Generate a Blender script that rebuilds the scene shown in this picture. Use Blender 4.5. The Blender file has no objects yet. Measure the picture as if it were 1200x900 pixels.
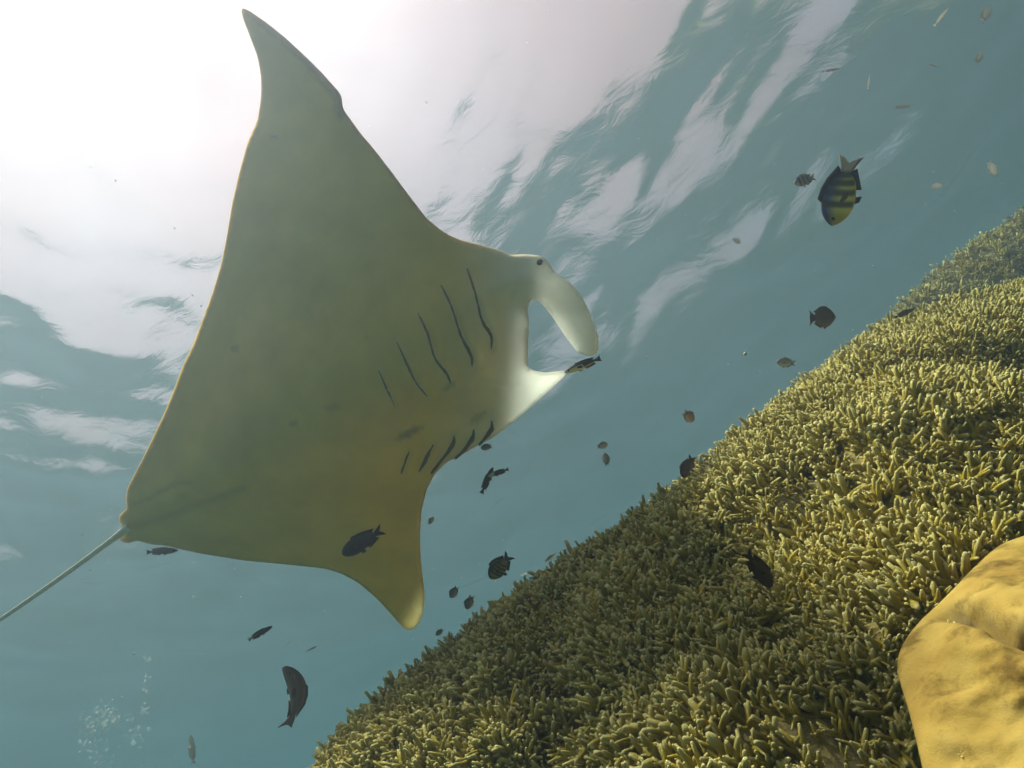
import bpy, math, random
import numpy as np
from mathutils import Matrix, Vector, geometry

S = bpy.context.scene
COL = S.collection
RNG = np.random.default_rng(7)
random.seed(7)

# ------------------------------------------------------------------ camera, sky, sun, exposure
FP, CX, CY = 720.0, 600.0, 450.0            # focal length and centre in photograph pixels
ZEN = np.array([-480.0, 990.0, 720.0]); ZEN /= np.linalg.norm(ZEN)
a_, b_, c_ = ZEN
h_ = math.sqrt(1 - c_ * c_)
Fw = np.array([0, h_, c_])
ry = -a_ * c_ / h_
Rt = np.array([math.sqrt(1 - a_ * a_ - ry * ry), ry, a_])
Up = np.cross(Rt, Fw)
EYE = np.zeros(3)
UPZ = np.array([0, 0, 1.0])
cam = bpy.data.objects.new('camera', bpy.data.cameras.new('camera'))
COL.objects.link(cam)
cam.matrix_world = Matrix(((Rt[0], Up[0], -Fw[0], 0), (Rt[1], Up[1], -Fw[1], 0), (Rt[2], Up[2], -Fw[2], 0), (0, 0, 0, 1)))
cam.data.sensor_width = 36
cam.data.lens = FP / 1200 * 36
cam.data.clip_start = 0.02
cam.data.clip_end = 500
S.camera = cam

def at(px, py, d):
    px, py, d = np.asarray(px, float), np.asarray(py, float), np.asarray(d, float)
    x, y = (px - CX) / FP * d, (CY - py) / FP * d
    return EYE + x[..., None] * Rt + y[..., None] * Up + d[..., None] * Fw

SUN_DIR = at(30, -250, 1.0); SUN_DIR = SUN_DIR / np.linalg.norm(SUN_DIR)      # towards the sun
sun_el = math.asin(SUN_DIR[2])
sun_az = math.atan2(SUN_DIR[0], SUN_DIR[1])
W = bpy.data.worlds.new('World'); S.world = W; W.use_nodes = True
nt = W.node_tree
sky = nt.nodes.new('ShaderNodeTexSky'); sky.sky_type = 'NISHITA'; sky.sun_disc = False
sky.sun_elevation = sun_el; sky.sun_rotation = sun_az
sky.dust_density = 4.0; sky.air_density = 1.0; sky.ozone_density = 1.0
bg = nt.nodes['Background']; bg.inputs[1].default_value = 0.05
tcw = nt.nodes.new('ShaderNodeTexCoord'); cl = nt.nodes.new('ShaderNodeTexNoise'); cl.inputs['Scale'].default_value = 2.2; cl.inputs['Detail'].default_value = 6
rmp = nt.nodes.new('ShaderNodeValToRGB'); rmp.color_ramp.elements[0].position = .35; rmp.color_ramp.elements[0].color = (.75, .75, .75, 1); rmp.color_ramp.elements[1].position = .65
mxw = nt.nodes.new('ShaderNodeMix'); mxw.data_type = 'RGBA'; # thin white cloud, brighter round the sun
vm = nt.nodes.new('ShaderNodeVectorMath'); vm.operation = 'DOT_PRODUCT'; vm.inputs[1].default_value = SUN_DIR.tolist()
nt.links.new(tcw.outputs['Generated'], vm.inputs[0])
mt = [nt.nodes.new('ShaderNodeMath') for _ in range(3)]
for q, op, v in zip(mt, ('MAXIMUM', 'POWER', 'MULTIPLY_ADD'), (0.0, 4.0, 4.4)): q.operation = op; q.inputs[1].default_value = v
mt[2].inputs[2].default_value = 1.65
nt.links.new(vm.outputs['Value'], mt[0].inputs[0]); nt.links.new(mt[0].outputs[0], mt[1].inputs[0]); nt.links.new(mt[1].outputs[0], mt[2].inputs[0])
vs = nt.nodes.new('ShaderNodeVectorMath'); vs.operation = 'SCALE'; vs.inputs[0].default_value = (1.08, .575, .59)
nt.links.new(mt[2].outputs[0], vs.inputs['Scale']); nt.links.new(vs.outputs[0], mxw.inputs[7])
nt.links.new(tcw.outputs['Generated'], cl.inputs['Vector']); nt.links.new(cl.outputs[0], rmp.inputs[0]); nt.links.new(rmp.outputs[0], mxw.inputs[0])
nt.links.new(sky.outputs[0], mxw.inputs[6]); nt.links.new(mxw.outputs[2], bg.inputs[0])
sun = bpy.data.objects.new('sun', bpy.data.lights.new('sun', 'SUN')); COL.objects.link(sun)
sun.data.energy = 3.1; sun.data.angle = math.radians(4.0); sun.data.color = (1.0, 0.75, 0.59)     # waves spread the sunlight a little
sun.rotation_mode = 'QUATERNION'; sun.rotation_quaternion = Vector(SUN_DIR).to_track_quat('Z', 'Y')
S.view_settings.view_transform = 'Standard'; S.view_settings.look = 'None'
S.view_settings.exposure = 2.42; S.view_settings.gamma = 1.0
S.render.engine = 'CYCLES'
cy = S.cycles
cy.max_bounces = 6; cy.diffuse_bounces = 3; cy.glossy_bounces = 2; cy.transmission_bounces = 3
cy.volume_bounces = 2; cy.transparent_max_bounces = 12
cy.use_denoising = True; cy.denoiser = 'OPENIMAGEDENOISE'
cy.caustics_reflective = True; cy.caustics_refractive = True
cy.sample_clamp_indirect = 6.0
SURF_Z, BED_Z, REACH = 6.4, -16.0, 80.0

# ------------------------------------------------------------------ helpers
def tag(o, label=None, cat=None, group=None, kind=None):
    if label: o['label'] = label
    if cat: o['category'] = cat
    if group: o['group'] = group
    if kind: o['kind'] = kind
    return o

def mesh_obj(name, V, F, mat=None, parent=None, smooth=True, attrs=None):
    me = bpy.data.meshes.new(name)
    V = np.asarray(V, np.float32)
    if isinstance(F, np.ndarray):
        n, k = F.shape
        me.vertices.add(len(V)); me.vertices.foreach_set('co', V.ravel())
        me.loops.add(n * k); me.loops.foreach_set('vertex_index', F.astype(np.int32).ravel())
        me.polygons.add(n); me.polygons.foreach_set('loop_start', np.arange(0, n * k, k, dtype=np.int32))
        me.update(calc_edges=True); me.validate()
    else:
        me.from_pydata(V.tolist(), [], F)
    me.polygons.foreach_set('use_smooth', [smooth] * len(me.polygons))
    for an, arr in (attrs or {}).items():
        arr = np.asarray(arr, np.float32)
        if arr.ndim == 1:
            at_ = me.attributes.new(an, 'FLOAT', 'POINT'); at_.data.foreach_set('value', arr)
        else:
            if arr.shape[1] == 3: arr = np.c_[arr, np.ones(len(arr), np.float32)]
            at_ = me.attributes.new(an, 'FLOAT_COLOR', 'POINT'); at_.data.foreach_set('color', arr.ravel())
    if mat: me.materials.append(mat)
    o = bpy.data.objects.new(name, me); COL.objects.link(o)
    if parent: o.parent = parent
    return o

def grid_faces(nu, nv, closed_v=False):
    u = np.arange(nu - 1)[:, None]; v = np.arange(nv if closed_v else nv - 1)[None, :]
    v2 = (v + 1) % nv
    a = u * nv + v; b = u * nv + v2; c = (u + 1) * nv + v2; d = (u + 1) * nv + v
    return np.stack([a, b, c, d], -1).reshape(-1, 4)

def smoothstep(a, b, x):
    t = np.clip((x - a) / (b - a), 0, 1); return t * t * (3 - 2 * t)

class Nodes:
    def __init__(s, name):
        s.m = bpy.data.materials.new(name); s.m.use_nodes = True; s.t = s.m.node_tree
        s.p = s.t.nodes['Principled BSDF']; s.out = s.t.nodes['Material Output']
    def n(s, t, **kw):
        o = s.t.nodes.new('ShaderNode' + t)
        for k, v in kw.items():
            if k.startswith('i_'):
                key = k[2:]; key = int(key) if key.isdigit() else key.replace('_', ' ')
                o.inputs[key].default_value = v
            else: setattr(o, k, v)
        return o
    def l(s, a, b): s.t.links.new(a, b)
    def noise(s, scale, detail=4, rough=.55, coord='Object'):
        tc = s.n('TexCoord'); nz = s.n('TexNoise', i_Scale=scale, i_Detail=detail, i_Roughness=rough)
        s.l(tc.outputs[coord], nz.inputs['Vector']); return nz
    def ramp(s, fac, stops):
        r = s.n('ValToRGB'); e = r.color_ramp.elements
        while len(e) < len(stops): e.new(0.5)
        for q, (p, c) in zip(e, stops): q.position = p; q.color = (*c, 1)
        s.l(fac, r.inputs[0]); return r
    def mix(s, fac, A, B, blend='MIX'):
        m = s.n('Mix', data_type='RGBA', blend_type=blend)
        for sock, v in ((m.inputs[0], fac), (m.inputs[6], A), (m.inputs[7], B)):
            if hasattr(v, 'is_output'): s.l(v, sock)
            elif isinstance(v, tuple): sock.default_value = (*v, 1)
            else: sock.default_value = v
        return m.outputs[2]
    def bump(s, h, strength=.3, dist=.01):
        b = s.n('Bump', i_Strength=strength, i_Distance=dist); s.l(h, b.inputs['Height']); s.l(b.outputs[0], s.p.inputs['Normal']); return b
    def attr(s, name): return s.n('Attribute', attribute_name=name)

def base(name, colour, rough=.6, spec=.3):
    k = Nodes(name); nz = k.noise(60, 3)
    k.l(k.mix(nz.outputs[0], tuple(.75 * x for x in colour), tuple(min(1, 1.2 * x) for x in colour)), k.p.inputs['Base Color'])
    k.p.inputs['Roughness'].default_value = rough; k.p.inputs['Specular IOR Level'].default_value = spec
    return k.m

# ------------------------------------------------------------------ water surface, sea bed, haze
def build_water():
    n = 400
    u = np.linspace(-1, 1, n); k = 3.8
    g = np.sinh(k * u) / math.sinh(k) * REACH
    X, Y = np.meshgrid(g - 2.0, g + 3.0, indexing='ij')
    X = np.clip(X, -REACH, REACH); Y = np.clip(Y, -REACH, REACH)
    Z = np.zeros_like(X)
    r = np.random.default_rng(11)
    wind = math.radians(200)
    for i in range(70):
        lam = 0.35 * (6.0 / 0.35) ** r.random() if i > 5 else r.uniform(3, 8)
        th = wind + r.normal(0, .75)
        kk = 2 * math.pi / lam
        amp = 0.030 / kk * (lam / 1.0) ** 0.12
        ph = r.random() * 7
        fade = np.clip(1.6 - np.hypot(X, Y) / (lam * 26), 0, 1)
        arg = kk * (X * math.cos(th) + Y * math.sin(th)) + ph + .7 * np.sin(X * .6 / lam ** .5 + i) + .7 * np.sin(Y * .5 / lam ** .5 + 2 * i)
        Z += amp * np.sin(arg) * fade * 1.02
    V = np.stack([X, Y, SURF_Z + Z], -1).reshape(-1, 3)
    k = Nodes('sea_surface')
    tc = k.n('TexCoord'); mp = k.n('Mapping'); mp.inputs['Rotation'].default_value = (0, 0, math.radians(20)); mp.inputs['Scale'].default_value = (1.0, 1.5, 1)
    k.l(tc.outputs['Object'], mp.inputs[0])
    n1 = k.n('TexNoise', i_Scale=2.2, i_Detail=6, i_Roughness=.6, i_Distortion=.6); k.l(mp.outputs[0], n1.inputs['Vector'])
    bp = k.n('Bump', i_Strength=.35, i_Distance=.05); k.l(n1.outputs[0], bp.inputs['Height'])
    fr = k.n('Fresnel', i_IOR=1.333); k.l(bp.outputs[0], fr.inputs['Normal'])
    tr = k.n('BsdfTransparent'); tr.inputs[0].default_value = (.97, .96, .96, 1)
    rf = k.n('BsdfRefraction', i_Roughness=.88, i_IOR=1.333); rf.inputs[0].default_value = (1, .80, .78, 1)
    gl = k.n('BsdfGlossy', i_Roughness=.20); gl.inputs[0].default_value = (.97, .98, .98, 1)
    k.l(bp.outputs[0], rf.inputs['Normal']); k.l(bp.outputs[0], gl.inputs['Normal'])
    rs_ = k.n('BsdfRefraction', i_Roughness=.22, i_IOR=1.333); rs_.inputs[0].default_value = (1, .93, .93, 1); k.l(bp.outputs[0], rs_.inputs['Normal'])
    m3 = k.n('MixShader'); m3.inputs[0].default_value = .07; k.l(rs_.outputs[0], m3.inputs[1]); k.l(rf.outputs[0], m3.inputs[2])
    m1 = k.n('MixShader'); m1.inputs[0].default_value = .2
    k.l(tr.outputs[0], m1.inputs[1]); k.l(m3.outputs[0], m1.inputs[2])
    m2 = k.n('MixShader'); k.l(fr.outputs[0], m2.inputs[0]); k.l(m1.outputs[0], m2.inputs[1]); k.l(gl.outputs[0], m2.inputs[2])
    k.l(m2.outputs[0], k.out.inputs[0])
    o = mesh_obj('water_surface', V, grid_faces(n, n)[:, ::-1], k.m)
    tag(o, 'rippled sea surface seen from below with bright sunlit patches', 'water surface', kind='structure')

def build_bed():
    n = 120
    g = np.linspace(-REACH, REACH, n)
    X, Y = np.meshgrid(g, g, indexing='ij')
    Z = BED_Z + .18 * np.sin(X * .5) * np.cos(Y * .4) + .08 * np.sin(X * 1.3 + Y)
    k = Nodes('sand'); nz = k.noise(3, 8)
    r = k.ramp(nz.outputs[0], [(.3, (.10, .095, .07)), (.7, (.20, .19, .14))]); k.l(r.outputs[0], k.p.inputs['Base Color'])
    k.p.inputs['Roughness'].default_value = .95; k.bump(nz.outputs[0], .6, .05)
    tag(mesh_obj('seabed', np.stack([X, Y, Z], -1).reshape(-1, 3), grid_faces(n, n)[:, ::-1], k.m), 'pale sandy seabed lying deep below the reef slope', 'seabed', kind='structure')

def build_haze():
    lo, hi = BED_Z - 1.2, SURF_Z + .8
    r = REACH + 2
    V = [(x, y, z) for z in (lo, hi) for x, y in ((-r, -r), (r, -r), (r, r), (-r, r))]
    F = [(3, 2, 1, 0), (4, 5, 6, 7), (0, 1, 5, 4), (1, 2, 6, 5), (2, 3, 7, 6), (3, 0, 4, 7)]
    k = Nodes('sea_haze'); k.t.nodes.remove(k.p)
    v = k.n('VolumePrincipled'); v.inputs['Color'].default_value = (.16, .185, .24, 1)
    v.inputs['Density'].default_value = 0.098; v.inputs['Anisotropy'].default_value = .56
    v.inputs['Absorption Color'].default_value = (.0, .28, .28, 1)
    k.l(v.outputs[0], k.out.inputs['Volume'])
    o = mesh_obj('haze', V, F, k.m, smooth=False)
    tag(o, 'teal hazy sea water filling the whole view', 'haze', kind='stuff')

build_water(); build_bed(); build_haze()

def resample(P, step):
    Q = np.r_[P, P[:1]]; L = np.r_[0, np.cumsum(np.linalg.norm(np.diff(Q, axis=0), axis=1))]
    n = int(L[-1] / step); s = np.linspace(0, L[-1], n, endpoint=False)
    return np.c_[np.interp(s, L, Q[:, 0]), np.interp(s, L, Q[:, 1])]
def seg_dist(P, L):
    L = np.asarray(L, float); A, AB = L[:-1], np.diff(L, axis=0)
    t = np.clip(((P[:, None] - A) * AB).sum(2) / (AB ** 2).sum(1), 0, 1)
    return np.linalg.norm(P[:, None] - A - t[..., None] * AB, axis=2).min(1)

# ------------------------------------------------------------------ reef slopes
def spline(P, s):
    P = np.asarray(P, float); x = np.linspace(0, 1, len(P)); s = np.atleast_1d(s)
    i = np.clip((s * (len(P) - 1)).astype(int), 0, len(P) - 2)
    t = (s * (len(P) - 1) - i)[:, None]
    g = lambda j: P[np.clip(j, 0, len(P) - 1)]
    p0, p1, p2, p3 = g(i - 1), g(i), g(i + 1), g(i + 2)
    return .5 * (2 * p1 + (p2 - p0) * t + (2 * p0 - 5 * p1 + 4 * p2 - p3) * t ** 2 + (3 * p1 - p0 - 3 * p2 + p3) * t ** 3)

def vnoise(P, f, seed):
    """smooth cheap value noise in 3-D from a few rotated sines"""
    r = np.random.default_rng(seed); v = np.zeros(len(P))
    for _ in range(7):
        d = r.normal(size=3); d *= f * r.uniform(.6, 1.5) / np.linalg.norm(d)
        v += np.sin(P @ d * 6.283 + r.random() * 7 + 1.3 * np.sin(P @ r.normal(size=3) * f * 3))
    return v / 7 * 1.6

PERP = np.array([.618, .786])
class Slope:
    def __init__(s, ridge, near, length, power, lump, seed):
        s.ridge, s.near, s.length, s.power, s.lump, s.seed = ridge, near, length, power, lump, seed
    def point(s, a, t):
        """a along the ridge, t from the ridge (0) to the near side (1); t < 0 runs down the far side"""
        a = np.asarray(a, float); t = np.asarray(t, float)
        R = spline(s.ridge, a.ravel()) + np.array([6.0, 10.0, 0]); nd = spline(np.c_[s.near, s.near], a.ravel())[:, 0]
        tt = t.ravel(); tp = np.clip(tt, 0, None)
        px = R[:, :2] + tp[:, None] * PERP * s.length
        inv = 1 / R[:, 2] + tp ** s.power * (1 / nd - 1 / R[:, 2])
        P = at(px[:, 0], px[:, 1], 1 / inv)
        view = at(px[:, 0], px[:, 1], np.ones(len(px))); view /= np.linalg.norm(view, axis=1)[:, None]
        back = np.clip(-tt, 0, None)[:, None]
        P = P + back * (view * .9 + .75 * (PERP[0] * Rt - PERP[1] * Up) * np.minimum(1, .3 + back) - .25 * UPZ)
        ins = smoothstep(-.1, .16, tt)
        L = s.lump * (vnoise(P, .9, s.seed) + .5 * vnoise(P, 2.2, s.seed + 1) + .25 * vnoise(P, 5, s.seed + 2)) * ins
        nrm = (-PERP[0] * Rt + PERP[1] * Up) * .75 - Fw * .55
        return (P + L[:, None] * nrm).reshape(*a.shape, 3)
    def frame(s, a, t, e=.004):
        p = s.point(a, t); da = s.point(a + e, t) - p; dt = s.point(a, t + e) - p
        n = np.cross(da, dt); ln = np.linalg.norm(n, axis=1)
        n = n / ln[:, None]; n *= np.sign((n * -p).sum(1) + 1e-9)[:, None]
        return p, n, ln / e / e

NEAR = Slope([(240, 1015, 1.75), (360, 905, 1.85), (490, 782, 1.95), (640, 672, 2.05), (800, 560, 2.3), (950, 432, 2.7), (1060, 366, 3.1), (1200, 322, 3.5), (1400, 262, 4.1)],
             np.array([.85, .8, .72, .66, .64, .66, .72, .85, 1.1]), 750, .72, .075, 3)
FAR = Slope([(900, 485, 5.2), (1000, 393, 5.8), (1100, 306, 6.4), (1200, 236, 7.0), (1330, 155, 7.8)],
            np.array([4.2, 4.4, 4.7, 5.0, 5.4]), 260, .8, .06, 21)

def reef_mat():
    k = Nodes('reef_rock'); nz = k.noise(14, 7); n2 = k.noise(60, 4)
    r = k.ramp(nz.outputs[0], [(.3, (.05, .04, .015)), (.5, (.14, .11, .03)), (.7, (.30, .23, .06))])
    k.l(r.outputs[0], k.p.inputs['Base Color']); k.p.inputs['Roughness'].default_value = .95
    k.bump(n2.outputs[0], .8, .01); return k.m
REEF_M = reef_mat()
def reef_mesh(sl, name, label, nu, nv):
    A, T = np.meshgrid(np.linspace(0, 1, nu), np.concatenate([np.linspace(-2.6, 0, 14)[:-1], np.linspace(0, 1.15, nv) ** 1.3]), indexing='ij')
    P = sl.point(A, T)
    o = mesh_obj(name, P.reshape(-1, 3), grid_faces(*A.shape), REEF_M)
    return tag(o, label, 'reef', kind='structure')
reef_mesh(NEAR, 'reef_slope', 'dark rock of the near reef slope under the finger coral', 150, 90)
reef_mesh(FAR, 'reef_bank', 'far reef bank rising behind the near slope at upper right', 60, 40)

def coral_mat():
    k = Nodes('finger_coral')
    tip = k.attr('tip'); var = k.attr('var'); oi = k.n('ObjectInfo')
    nz = k.noise(3.0, 3, coord='Object'); n2 = k.noise(500, 2)
    ad = k.n('Math', operation='ADD'); k.l(var.outputs['Fac'], ad.inputs[0]); k.l(oi.outputs['Random'], ad.inputs[1])
    fr = k.n('Math', operation='FRACT'); k.l(ad.outputs[0], fr.inputs[0])
    bc = k.ramp(fr.outputs[0], [(0, (.26, .205, .022)), (.35, (.38, .29, .028)), (.7, (.50, .37, .032)), (1, (.40, .32, .06))])
    tipc = k.ramp(tip.outputs['Fac'], [(0, (0, 0, 0)), (.7, (.04, .04, .04)), (.86, (.30, .30, .30)), (1, (1, 1, 1))])
    col = k.mix(tipc.outputs[0], bc.outputs[0], (.68, .59, .25))
    sp = k.ramp(n2.outputs[0], [(.35, (.7, .7, .7)), (.65, (1, 1, 1))])
    k.l(k.mix(.8, col, sp.outputs[0], 'MULTIPLY'), k.p.inputs['Base Color'])
    k.p.inputs['Roughness'].default_value = .85; k.p.inputs['Specular IOR Level'].default_value = .12
    k.bump(n2.outputs[0], .7, .004); return k.m
CORAL_M = coral_mat()

def finger(p0, d, L, r, sides, rings, rng, tip0=0.0):
    """one knobbly tapering finger; returns verts, tris, tip attribute"""
    d = d / np.linalg.norm(d)
    u = np.cross(d, [.3, .5, .8]); u /= np.linalg.norm(u); v = np.cross(d, u)
    bend = rng.normal(0, .24, 2)
    V, T = [], []
    for i in range(rings):
        s = (i / (rings - 1)) ** .8
        c = p0 + d * L * s + (u * bend[0] + v * bend[1]) * L * s * s
        rr = r * (1.15 - .22 * s) * (1 + rng.normal(0, .13)) if i < rings - 1 else r * (.62 if rings > 3 else .88)
        if i == rings - 1: c = c + d * r * .25
        for q in range(sides):
            an = 6.2832 * (q + .5 * (i % 2)) / sides
            V.append(c + (u * math.cos(an) + v * math.sin(an)) * rr * (1 + rng.normal(0, .08))); T.append(s)
    V.append(p0 + d * (L + r * .62) + (u * bend[0] + v * bend[1]) * L); T.append(1.05)
    F = []
    for i in range(rings - 1):
        for q in range(sides):
            a = i * sides + q; b = i * sides + (q + 1) % sides; c = a + sides; e = b + sides
            if i % 2 == 0: F += [(a, b, c), (b, e, c)]
            else: F += [(a, b, e), (a, e, c)]
    for q in range(sides): F.append(((rings - 1) * sides + q, (rings - 1) * sides + (q + 1) % sides, rings * sides))
    return np.array(V), np.array(F), np.array(T)

def clump(seed, sides, rings, nb):
    rng = np.random.default_rng(seed)
    Vs, Fs, Ts, o = [], [], [], 0
    L = rng.uniform(.9, 1.15)
    parts = [(np.zeros(3), np.array([0, 0, 1.0]), L, .086)]
    for b in range(nb):
        s = rng.uniform(.1, .55); an = rng.random() * 6.28
        sp = rng.uniform(.45, 1.4)
        parts.append((np.array([0, 0, L * s]), np.array([math.cos(an) * sp, math.sin(an) * sp, .8]), rng.uniform(.3, .75), rng.uniform(.056, .08)))
    for p in parts:
        V, F, T = finger(*p, sides, rings, rng); Vs.append(V); Fs.append(F + o); Ts.append(T); o += len(V)
    return np.concatenate(Vs), np.concatenate(Fs), np.concatenate(Ts)

def coral_bed(sl, root, n, size, arange, trange, n_part, tmpl, seed, cover_f, low=[]):
    rng = np.random.default_rng(seed)
    N = n * 5
    a = rng.uniform(*arange, N); t = rng.uniform(trange[0], trange[1], N)
    p, nr, area = sl.frame(a, t)
    w = area * (.28 + .72 * smoothstep(-.9, .15, vnoise(p, 3.2, seed + 9)))
    q = at(0, 0, 1.0)
    keep = rng.choice(N, n, replace=False, p=w / w.sum())
    p, nr, a, t = p[keep], nr[keep], a[keep], t[keep]
    patch = np.stack([vnoise(p, 2.6, seed + i) for i in (1, 2, 3)], 1)
    D = nr * .75 + UPZ * .35 + SUN_DIR * .25 - Rt * .12 + patch * .42 + rng.normal(0, .52, (n, 3))
    D /= np.linalg.norm(D, axis=1)[:, None]
    sc = size * (1 + .25 * vnoise(p, 3.0, seed + 5)) * np.minimum(1.45, np.exp(rng.normal(0, .22, n)))
    p = p - D * sc[:, None] * .18
    u = np.cross(D, rng.normal(size=(n, 3))); u /= np.linalg.norm(u, axis=1)[:, None]; v = np.cross(D, u)
    wide = rng.uniform(.85, 1.3, n)
    M = np.stack([u * wide[:, None], v * wide[:, None], D], 2) * sc[:, None, None]      # columns
    # size in the picture
    rel = p - EYE; dep = rel @ Fw; X = rel @ Rt / dep * FP + CX; Y = CY - rel @ Up / dep * FP
    inside = (X > -10) & (X < 1210) & (Y > -10) & (Y < 915) & (dep > .1)
    if cover_f is not None:
        ok = ~cover_f(X, Y, dep); p, M, dep, inside, X, Y = p[ok], M[ok], dep[ok], inside[ok], X[ok], Y[ok]; sc = sc[ok]
    seen = (dep > .1) & (X > -250) & (X < 1450) & (Y < 1080)
    p, M, dep, inside, X, Y, sc = p[seen], M[seen], dep[seen], inside[seen], X[seen], Y[seen], sc[seen]; print('clumps', len(p))
    rank = np.where(inside, sc / dep, -1)
    order = np.argsort(-rank); single, rest = order[:n_part], order[n_part:]
    kind = rng.integers(0, len(tmpl), len(p))
    var = np.clip(.5 + .33 * vnoise(p, 1.4, seed + 7) + rng.normal(0, .13, len(p)), 0, .999)
    fine = [clump(300 + i, 9, 8, 2 + i % 4) for i in range(len(tmpl))]
    shared = {}
    for i in single:
        kd = kind[i]
        if kd not in shared:
            V, F, T = fine[kd]
            o = mesh_obj('coral_branch', V, F, CORAL_M, root, attrs={'tip': T, 'var': np.full(len(V), .1 * kd)}); shared[kd] = o.data
        else:
            o = bpy.data.objects.new('coral_branch', shared[kd]); COL.objects.link(o); o.parent = root
        m = np.eye(4); m[:3, :3] = M[i]; m[:3, 3] = p[i]
        o.matrix_basis = Matrix(m.tolist())
    kind = kind + np.where(dep > 1.45, len(tmpl), 0) * (len(low) > 0)      # simpler copies farther off
    Vs, Fs, Ts, Vr, off = [], [], [], [], 0
    for kd, (V, F, T) in enumerate(tmpl + low):
        idx = rest[kind[rest] == kd]
        if not len(idx): continue
        P = np.einsum('nij,kj->nki', M[idx], V) + p[idx][:, None, :]
        k = len(V)
        Fs.append((F[None] + (off + np.arange(len(idx)) * k)[:, None, None]).reshape(-1, 3))
        Vs.append(P.reshape(-1, 3)); Ts.append(np.tile(T, len(idx))); Vr.append(np.repeat(var[idx], k)); off += len(idx) * k
    o = mesh_obj('branch_thicket', np.concatenate(Vs), np.concatenate(Fs), CORAL_M, root, attrs={'tip': np.concatenate(Ts), 'var': np.concatenate(Vr)})
    o['kind'] = 'stuff'

def empty(name, loc, label, cat, group=None):
    o = bpy.data.objects.new(name, None); COL.objects.link(o); o.location = loc; o.empty_display_size = .1
    return tag(o, label, cat, group)

BOULDER_OUT = np.array([(1040, 764), (1054, 740), (1076, 716), (1098, 698), (1120, 676), (1143, 650), (1167, 632), (1200, 623), (1260, 606), (1360, 625), (1420, 760), (1400, 930), (1300, 1010), (1130, 1010), (1088, 960), (1070, 900), (1060, 850), (1050, 810), (1041, 785)], float)
BOULDER = np.array([(1046, 768), (1075, 738), (1108, 692), (1150, 648), (1205, 624), (1300, 600), (1300, 1000), (1076, 1000), (1086, 900), (1080, 850), (1062, 800)], float)
def inside_poly(P, X, Y):
    r = np.zeros(X.shape, bool); j = len(P) - 1
    for i in range(len(P)):
        (xi, yi), (xj, yj) = P[i], P[j]
        c = ((yi > Y) != (yj > Y)) & (X < (xj - xi) * (Y - yi) / (yj - yi + 1e-12) + xi); r ^= c; j = i
    return r
tm_near = [clump(100 + i, 5, 4, 2 + i % 4) for i in range(12)]
tm_far = [clump(200 + i, 4, 3, 2 + i % 2) for i in range(5)]
tm_low = [clump(100 + i, 5, 3, 2 + i % 3) for i in range(12)]
bed = empty('finger_coral', (0, 0, 0), 'olive yellow finger coral carpeting the near reef slope, with pale branch tips', 'coral')
coral_bed(NEAR, bed, 26000, .046, (0.02, .99), (-.12, .9), 300, tm_near, 5, lambda X, Y, d: inside_poly(BOULDER + (16, 14), X, Y), tm_low)
bed2 = empty('finger_coral', (0, 0, 0), 'hazy green finger coral on the far bank behind the near slope', 'coral')
coral_bed(FAR, bed2, 6500, .072, (0.02, .99), (-.1, .95), 0, tm_far, 6, None)

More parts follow.
